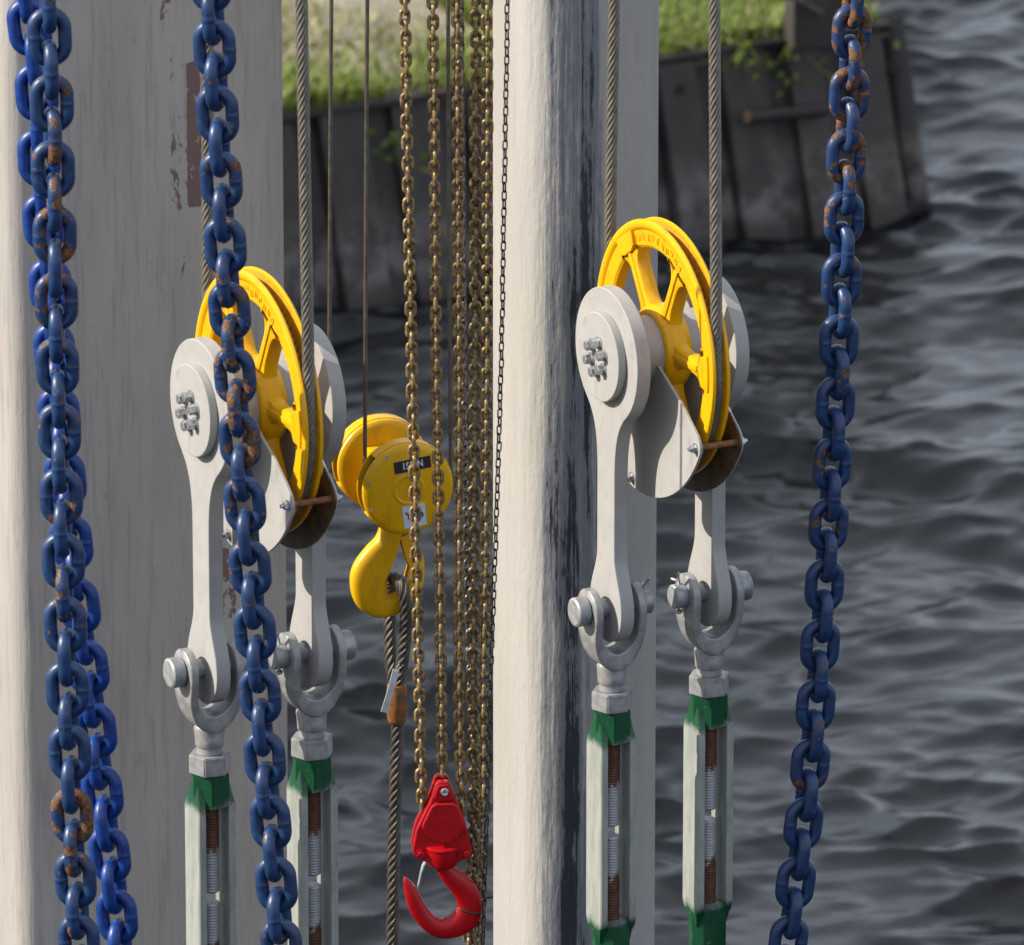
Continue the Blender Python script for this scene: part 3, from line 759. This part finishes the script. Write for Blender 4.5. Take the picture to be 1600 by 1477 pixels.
# ------------------------------------------------------------------ chains
def link_mesh(name, pitch, d, outer_w, mat, n=32, m=12):
    rw = (outer_w-d)/2; hl = (pitch+d)/2-rw; bm = bmesh.new(); pts = []
    def add(x, z): pts.append(Vector((x, 0, z)))
    for i in range(n//2+1): a = PI*i/(n//2); add(rw*math.cos(a), hl+rw*math.sin(a))
    for k in (.35, .12, .06, -.06, -.12, -.35): add(-rw, hl*k*1.6)
    for i in range(n//2+1): a = PI+PI*i/(n//2); add(rw*math.cos(a), -hl+rw*math.sin(a))
    for k in (-.4, .4): add(rw, hl*k)
    N = len(pts); rings = []
    for i, p in enumerate(pts):
        t = (pts[(i+1) % N]-pts[i-1]).normalized(); b = Vector((0, 1, 0)); a = t.cross(b)
        r = d/2*(1.035 if n//2+2 < i < n//2+5 else 1.0)
        rings.append([bm.verts.new((p+(a*math.cos(2*PI*k/m)+b*math.sin(2*PI*k/m))*r)*U) for k in range(m)])
    rings.append(rings[0]); skin_rings(bm, rings, caps=False)
    bmesh.ops.recalc_face_normals(bm, faces=bm.faces)
    me = bpy.data.meshes.new(name); bm.to_mesh(me); bm.free(); me.shade_smooth(); me.materials.append(MAT[mat]); return me
def chain(name, label, cat, group, pix, Y, me, pitch, yaw, rust=None, start=0., jit=2.5, yaw_end=None):
    """pix: pixel polyline (top to bottom) at depth Y (a number, or one per point)"""
    pts = catmull([P(x, y, Y if not isinstance(Y, (list, tuple)) else Y[i]) for i, (x, y) in enumerate(pix)], 12)
    pts = resample(pts, pitch*U/8)
    root = thing(name, label, cat, pts[0], 0, group)
    k = start*8; i = 0; n = len(pts)
    while int(k)+1 < n:
        p = pts[int(k)]; t = (pts[min(int(k)+6, n-1)]-pts[max(int(k)-6, 0)]).normalized()
        fr = k/n; yw = yaw if yaw_end is None else yaw+(yaw_end-yaw)*fr
        a = R(yw+(90 if i % 2 else 0)+random.gauss(0, jit)); x = Vector((math.cos(a), math.sin(a), 0)); x = (x-t*x.dot(t)).normalized()
        zz = -t; yy = zz.cross(x)
        o = bpy.data.objects.new('link', me); C.objects.link(o); o.parent = root
        M_ = Matrix((x, yy, zz)).transposed().to_4x4(); M_.translation = p-pts[0]+Vector((random.gauss(0, .3), random.gauss(0, .3), 0))*U
        o.matrix_local = M_
        if random.random() < .5: o.matrix_local = M_ @ Matrix.Rotation(PI, 4, 'Z')
        ruv = rust(fr, i) if rust else 0.
        o.color = (ruv, 0, 0, 1)
        k += 8; i += 1
    return root
LB = link_mesh('link', 49.5, 20.2, 64, 'blue_chain'); LBB = link_mesh('link', 49.5, 20.2, 64, 'bright_blue_chain')
LG = link_mesh('link', 15.8, 6.0, 18.2, 'gold_zinc', 20, 8); LS = link_mesh('link', 13.7, 4.0, 13.6, 'steel_link', 20, 8); LK = link_mesh('link', 12.8, 2.5, 9.0, 'black_link', 16, 6)
gb = 'blue lifting chains'
chain('lifting_chain', 'dark blue chain hanging leftmost, overlapping a brighter blue chain', 'chain', gb,
      [(69, -60), (74, 0), (80, 130), (84, 280), (88, 480), (93, 680), (99, 880), (105, 1060), (112, 1250), (121, 1420), (128, 1540)], 16.75, LB, 49.5, 10, lambda f, i: .28+.55*math.exp(-((f-.24)/.10)**2)+(.85 if i in (26, 27) else 0)+random.uniform(-.2, .15), .35, yaw_end=-16)
chain('lifting_chain', 'bright royal blue chain hanging behind the leftmost dark chain', 'chain', gb,
      [(34, -60), (41, 0), (57, 130), (62, 260), (75, 400), (84, 520), (98, 700), (118, 900), (139, 1050), (159, 1230), (180, 1400), (193, 1540)], 16.98, LBB, 49.5, 0, lambda f, i: random.uniform(0, .2), .1, yaw_end=-18)
chain('lifting_chain', 'dark blue chain hanging in front of the left yellow pulley', 'chain', gb,
      [(326, -60), (331, 0), (339, 160), (347, 300), (356, 440), (367, 580), (379, 740), (392, 900), (403, 1040), (415, 1200), (430, 1360), (446, 1540)], 16.86, LB, 49.5, -14, lambda f, i: .18+.5*math.exp(-((f-.42)/.13)**2)+random.uniform(-.15, .2), .72)
chain('lifting_chain', 'rust worn blue chain hanging alone over the water at right', 'chain', gb,
      [(1341, -60), (1333, 0), (1328, 120), (1322, 250), (1317, 380), (1312, 500), (1306, 620), (1297, 780), (1287, 930), (1275, 1090), (1262, 1230), (1246, 1360), (1222, 1540)], 17.85, LB, 49.5, 17, lambda f, i: (.95 if f < .27 else .42)*(1-.35*f)+random.uniform(-.15, .12), .25)
gg = 'slim brass coloured hoist chains'
YG = 16.97
chain('hoist_chain', 'leftmost brass coloured hoist chain, entering the red block at left', 'chain', gg, [(631, -30), (632, 0), (638, 300), (644, 600), (651, 900), (657, 1160), (659, 1255), (660, 1275)], YG, LG, 15.8, 9)
chain('hoist_chain', 'brass coloured hoist chain ending at the top of the red block', 'chain', gg, [(675, -30), (676, 0), (679, 300), (682, 600), (687, 900), (690, 1150), (691, 1219)], YG, LG, 15.8, 9, start=.5)
chain('hoist_chain', 'brass coloured hoist chain entering the red block at right', 'chain', gg, [(713, -30), (714, 0), (715, 300), (717, 600), (717, 900), (718, 1150), (722, 1245), (724, 1272)], YG, LG, 15.8, 9, start=.3)
chain('hoist_chain', 'brass coloured hoist chain at the pale edge of the scuffed column', 'chain', gg, [(743, -30), (743, 0), (743, 300), (742, 600), (740, 900), (738, 1100), (740, 1250), (735, 1360), (731, 1520)], YG+.02, LG, 15.8, 7, start=.2)
chain('hoist_chain', 'rightmost brass coloured hoist chain, in front of the scuffed column', 'chain', gg, [(761, -30), (761, 0), (761, 300), (760, 600), (758, 900), (755, 1100), (755, 1280), (750, 1430), (749, 1520)], YG, LG, 15.8, 7, start=.6)
chain('hoist_chain', 'dull steel chain squeezed between the brass coloured hoist chains', 'chain', gg, [(719, -30), (719, 0), (722, 300), (726, 600), (730, 850), (735, 1050), (742, 1180), (744, 1280), (741, 1400), (737, 1520)], YG+.035, LS, 13.7, 40)
chain('pull_chain', 'thin black chain slanting down along the scuffed column', 'chain', None, [(794, -30), (793, 0), (788, 300), (782, 600), (773, 880), (765, 1100), (761, 1250), (756, 1400), (752, 1520)], YG-.03, LK, 12.8, 30)

# ------------------------------------------------------------------ slim wire ropes of the yellow hook block
def slim(pix, Y, label, r=3.3):
    pts = [P(x, y, Y) for x, y in pix]
    tag(rope_mesh('slim_wire_rope', pts, r*U, 'greasy_rope', 6, 26*U, 2.4*U, 4), label, 'wire rope', 'slim wire ropes of the yellow hook block')
slim([(518, -40), (517, 100), (514, 640), (514, 730)], 17.60, 'slim wire rope passing behind the left pulley')
slim([(574, -40), (572, 300), (570, 745)], 17.445, 'slim wire rope running down into the front yellow drum')
slim([(700, -40), (701, 300), (704, 700), (704, 740)], 17.46, 'slim wire rope between the brass chains')

# ------------------------------------------------------------------ yellow hook block
def hook_mesh(name, mids, plane_o, plane_n, mtx_inv, thick, mat, parent, per=5, ks=1.):
    """mids: (px, py, half width px) along the hook; thick(t) gives half thickness in units"""
    pts3 = [mtx_inv @ on_plane(x, y, plane_o, plane_n) for x, y, h in mids]
    sc_ = (on_plane(mids[0][0]+1, mids[0][1], plane_o, plane_n)-on_plane(mids[0][0], mids[0][1], plane_o, plane_n)).length
    cp = catmull([(p.x, p.y, p.z) for p in pts3], per); hs = catmull([(h, 0, 0) for x, y, h in mids], per)
    nn = (mtx_inv.to_3x3() @ plane_n).normalized(); bm = bmesh.new(); n = len(cp)
    def sec(i):
        h = hs[i].x*sc_/ks; t = thick(i/(n-1))*U; out = []
        for k in range(20):
            a = 2*PI*k/20; c, s = math.cos(a), math.sin(a); e = 2/2.9
            out.append((h*math.copysign(abs(c)**e, c), t*math.copysign(abs(s)**e, s)))
        return out
    sweep(bm, cp, sec, nn); return obj(name, bm, mat, parent, angle=60)
def yellow_block():
    yaw = R(18); roll = R(-5)
    ks = .955; M0 = Matrix.Translation(P(613, 740, 17.52)) @ Matrix.Rotation(yaw, 4, 'Z') @ Matrix.Scale(ks, 4)
    T = thing('hook_block', 'yellow crane hook block with two round rope drums and big hook', 'hook block', M0.translation, yaw); T.scale = (ks,)*3
    for y0, sg in ((-88, -1), (88, 1)):
        # y0 outer face side; shells either side of a rope groove
        rn = 'rope_drum'
        bm = bmesh.new(); lathe(bm, [(66, y0-sg*34), (66, y0-sg*5)], 'y', 56, caps=False); lathe(bm, [(66, y0-sg*5), (30, y0-sg*5)], 'y', 56, caps=False)
        dr = obj(rn, bm, 'dark_hole', T)
        for h0, h1 in ((y0, y0-sg*9), (y0-sg*42, y0-sg*33)):
            bm = bmesh.new(); out = h0 == y0
            d = 1 if h1 > h0 else -1
            pr = [(.1, h0), (20, h0), (22, h0-d*1.2), (25, h0-d*1.2), (27, h0), (66, h0), (70.5, h0+d*1.2), (74, h0+d*3.5), (75.5, h0+d*6.5), (75.5, h1-d*.6), (74.5, h1), (.1, h1)]
            lathe(bm, pr, 'y', 72); obj('cover', bm, 'hoist_yellow', dr, angle=25)
        for a0, a1 in ((58, 134), (15, 54), (212, 335)) if sg < 0 else ((40, 150), (205, 330)):
            bm = bmesh.new(); lo, hi = y0-sg*8, y0-sg*34; ins = 1.2*sg
            lathe(bm, [(72.5, lo-ins), (76.6, lo-ins), (76.6, hi+ins), (72.5, hi+ins)], 'y', 30, closed=True, a0=R(a0), a1=R(a1)); obj('band', bm, 'hoist_yellow', dr)
        for d in (205, 165, 122, 40):
            bm = bmesh.new(); a = R(d); lathe(bm, [(2.4, y0+sg*1.0), (2.4, y0-sg*1)], 'y', 10, (68*math.cos(a), 0, 68*math.sin(a))); obj('rivet', bm, 'bolt_zinc', dr)
    bm = bmesh.new(); box(bm, -30, 30, -47, 47, -52, 34, 3); obj('yoke', bm, 'hoist_yellow', T)
    bm = bmesh.new(); lathe(bm, [(16, -92), (18, -60), (18, -40)], 'z', 28, (-2, 0, 0)); obj('shank', bm, 'hoist_yellow', T)
    # labels on the front cover
    def lab(name, cx, cz, w_, h_, mat, r_, yo=-88.4):
        bm = bmesh.new(); ca, sa = math.cos(r_), math.sin(r_)
        q = [(cx+x*ca-z*sa, cz+x*sa+z*ca) for x, z in ((-w_/2, -h_/2), (w_/2, -h_/2), (w_/2, h_/2), (-w_/2, h_/2))]
        prism(bm, q, yo-.5, yo+.6, 'y', 0); o = obj(name, bm, mat, T, smooth=False)
        Mt = Matrix.Translation((cx*U, (yo-.9)*U, cz*U)) @ Matrix.Rotation(-r_, 4, 'Y') @ Matrix.Rotation(PI/2, 4, 'X'); return o, Mt
    o, Mt = lab('capacity_label', 6, 41, 61, 19.5, 'black_plastic', R(6))
    text_mesh('lettering', '1500N', 16*U, 'label_white', o, Mt, .2*U, sx=.80, bold=.35*U)
    o, Mt = lab('maker_label', 9, -44, 38, 37, 'white_label', R(6))
    text_mesh('lettering', 'Yale', 17.5*U, 'black_plastic', o, Mt @ Matrix.Translation((0, 1.5*U, 0)), .2*U, sx=1.0, bold=.3*U)
    bpy.context.view_layer.update()
    hn = (M0.to_3x3() @ Vector((0, -1, 0))).normalized(); ho = M0.translation.copy()
    inv = M0.inverted()
    hk = hook_mesh('hook', [(612, 812, 16), (609, 832, 17), (603, 850, 19.5), (591, 870, 25), (578.5, 893, 28.5), (575.5, 911, 28), (580, 930, 27), (592, 943, 22), (606, 946, 17), (620, 942, 15), (636, 929, 13.5), (648, 912, 11.5), (653, 893, 9), (655.5, 875, 6), (656, 864, 2.5)], ho, hn, inv,
              lambda t: 17-5*t-4*max(0, t-.75)/.25, 'hoist_yellow', T, ks=ks)
    # safety latch between shank and hook tip
    bm = bmesh.new(); lp = [inv @ on_plane(x, y, ho, hn) for x, y in ((631, 836), (640, 868), (643, 884), (640, 903))]
    ws = [8, 8.5, 5, 7]
    sweep(bm, lp, lambda i: [(ws[i]*U, 7*U), (-ws[i]*U, 9*U), (-ws[i]*U, 6*U), (ws[i]*.8*U, 4*U), (ws[i]*.8*U, -4*U), (-ws[i]*U, -6*U), (-ws[i]*U, -9*U), (ws[i]*U, -7*U)], Vector((0, 1, 0)))
    obj('safety_latch', bm, 'hoist_yellow', T, angle=25)
    Yh = ho.y
    return Yh
YH = yellow_block()
def sling():
    yk = P(612, 905, YH).y
    seq = [(617, 1090, 0), (615, 1065, .004), (610, 1030, .018), (609, 985, .034), (610, 945, .044), (610, 922, .042), (611, 908, .026), (615, 903, .004), (623, 909, -.018), (631, 926, -.030), (635, 955, -.026), (634, 985, -.016), (629, 1030, -.008), (622, 1068, -.003), (620, 1090, 0)]
    pts = catmull([P(x, y, YH+d) for x, y, d in seq], 10)
    root = thing('rope_sling', 'thick wire rope sling with rusty sleeve hanging from the yellow hook', 'rope sling', P(620, 1095, YH))
    def local(ps): return [p-root.location for p in ps]
    rope_mesh('loop', local(pts), 10.4*U, 'sling_rope', 6, 80*U, 4*U, 6, root)
    d = catmull([P(x, y, YH) for x, y in ((621, 1085), (621, 1130), (618, 1230), (615, 1350), (612, 1560))], 8)
    rope_mesh('standing_part', local(d), 10.4*U, 'sling_rope', 6, 80*U, 4*U, 6, root)
    bm = bmesh.new(); lathe(bm, [(12, 28), (14.5, 26), (16, 15), (16, -16), (14, -32), (11, -37), (9, -37)], 'z', 32); obj('sleeve', bm, 'ferrule', root)
    bm = bmesh.new(); a = P(619, 1046, YH-.03)-root.location; b_ = P(600, 1113, YH-.045)-root.location
    sweep(bm, [a, a.lerp(b_, .5)+Vector((.001, -.002, 0)), b_], lambda i: [(5.5*U, .5*U), (-5.5*U, .5*U), (-5.5*U, -.5*U), (5.5*U, -.5*U)], Vector((.5, -.8, .3))); obj('tag', bm, 'tag_metal', root)
    bm = bmesh.new(); tube(bm, [a+Vector((.006, .012, .006)), a+Vector((.001, -.003, .005)), a+Vector((0, -.003, -.004))], 1.0*U, n=6); obj('tag_wire', bm, 'tag_metal', root)
sling()

# ------------------------------------------------------------------ red chain hook block
def red_block():
    ks = .945; yaw = R(5); o0 = P(690, 1285, YG); M0 = Matrix.Translation(o0) @ Matrix.Rotation(yaw, 4, 'Z') @ Matrix.Scale(ks, 4); inv = M0.inverted()
    T = thing('chain_hook_block', 'glossy red hook block hanging from three brass coloured chains', 'hook block', o0, yaw); T.scale = (ks,)*3
    n = (M0.to_3x3() @ Vector((0, -1, 0))).normalized()
    def pp(pts):
        out = []
        for x, y in pts: q = (inv @ on_plane(x, y, o0, n))/U; out.append((q.x, q.z))
        return out
    def rounded(pts, it=2):
        for _ in range(it):
            new = []
            for i in range(len(pts)):
                a, b = Vector(pts[i]), Vector(pts[(i+1) % len(pts)]); new += [tuple(a.lerp(b, .14)), tuple(a.lerp(b, .86))]
            pts = new
        return pts
    H = rounded(pp([(681, 1215), (700, 1214), (712, 1243), (724, 1272), (731, 1300), (737, 1325), (733, 1332), (714, 1341), (702, 1346), (679, 1347), (664, 1341), (646, 1331), (643, 1322), (649, 1290), (656, 1275), (672, 1243)]))
    for y0, y1 in ((-22, -8), (8, 22)):
        bm = bmesh.new(); prism(bm, H, y0, y1, 'y', 2.2); sh = obj('housing', bm, 'red_paint', T)
        if y0 < 0:
            bm = bmesh.new()
            prism(bm, rounded(pp([(674, 1246), (710.5, 1245), (723, 1274), (726, 1283), (713, 1299), (702, 1306), (690, 1309), (678, 1306), (667, 1299), (657, 1285), (658, 1279)]), 1), -31, -22, 'y', 2.0); obj('face_panel', bm, 'red_paint', sh)
            bm = bmesh.new(); prism(bm, rounded(pp([(682, 1218), (699, 1217), (709.5, 1242), (675, 1243)]), 2), -28, -22, 'y', 1.5); obj('top_lug', bm, 'red_paint', sh)
            c = pp([(692, 1276)])[0]; bm = bmesh.new(); lathe(bm, [(8.5, -30.6), (8.8, -32.0), (7.4, -32.0), (7.0, -31.0)], 'y', 28, (c[0], 0, c[1]), closed=True); obj('boss_ring', bm, 'red_paint', sh)
            c = pp([(692.5, 1228)])[0]; bm = bmesh.new(); lathe(bm, [(6.3, -27.5), (6.3, -30), (5, -31), (3.6, -29.6), (.2, -29.6)], 'y', 20, (c[0], 0, c[1])); obj('rivet', bm, 'bolt_zinc', sh)
            for q in ((655, 1326.5), (727.5, 1325)):
                c = pp([q])[0]; bm = bmesh.new(); lathe(bm, [(8.2, -23), (8.2, -26)], 'y', 18, (c[0], 0, c[1])); prism(bm, hexpts(6.2, .3), -32, -25.5, 'y', 1, (c[0], 0, c[1])); obj('screw', bm, 'red_paint', sh)
    c = pp([(690, 1283)])[0]; bm = bmesh.new(); lathe(bm, [(30, -8.2), (33, -6), (26, 0), (33, 6), (30, 8.2)], 'y', 40, (c[0], 0, c[1])); obj('chain_wheel', bm, 'red_paint', T)
    c = pp([(690.5, 1330)])[0]
    bm = bmesh.new(); lathe(bm, [(10, 17), (26, 15.5), (28.5, 14), (28.5, 11), (27, 9.5), (26.5, -9), (24, -16), (20, -20), (12, -21)], 'z', 48, (c[0], -12, c[1])); obj('swivel_collar', bm, 'red_paint', T)
    hk = hook_mesh('hook', [(688, 1336, 12), (690, 1348, 12), (700, 1364, 14), (717, 1380, 18), (728, 1393, 19.5), (734, 1410, 20), (732, 1425, 21), (722, 1439, 21), (706, 1448, 18.5), (688, 1450, 16), (670, 1441, 14), (654, 1421, 13.5), (645, 1401, 11.5), (639, 1385, 8.5), (634, 1376, 4.5), (632, 1372, 1.5)], o0-n*(-12*U), n, inv,
              lambda t: 13.5-3.5*t-3*max(0, t-.8)/.2, 'red_paint', T, ks=ks)
    on_ = o0+n*(12*U)
    lw = [inv @ on_plane(x, y, on_, n) for x, y in ((669, 1342), (662, 1352), (658, 1364), (655, 1378), (651, 1392))]
    bm = bmesh.new(); rr = [3.6, 3.2, 2.0, 1.7, 1.5]
    sweep(bm, lw, lambda i: circ(rr[i]*U, 8), Vector((0, 1, 0))); obj('safety_latch', bm, 'tag_metal', T)
    # cable tie around the hook
    tie = []
    for k in range(25):
        a = 2*PI*k/24; f = (math.cos(a)+1)/2
        p = inv @ on_plane(713.5+(756-713.5)*f, 1416.5+(1425.5-1416.5)*f, on_, n); tie.append(p+Vector((0, -math.sin(a)*15*U, 0)))
    bm = bmesh.new(); tube(bm, tie, 1.7*U, Vector((.1, 0, 1)), 8)
    ta = inv @ on_plane(756, 1425, on_, n); tb = inv @ on_plane(757, 1406, on_, n); te = inv @ on_plane(770, 1402, on_, n)
    tube(bm, [ta, ta.lerp(tb, .5)+Vector((.003, .01, 0)), tb+Vector((0, .008, 0)), te], 1.3*U, n=6); obj('cable_tie', bm, 'black_plastic', T)
red_block()
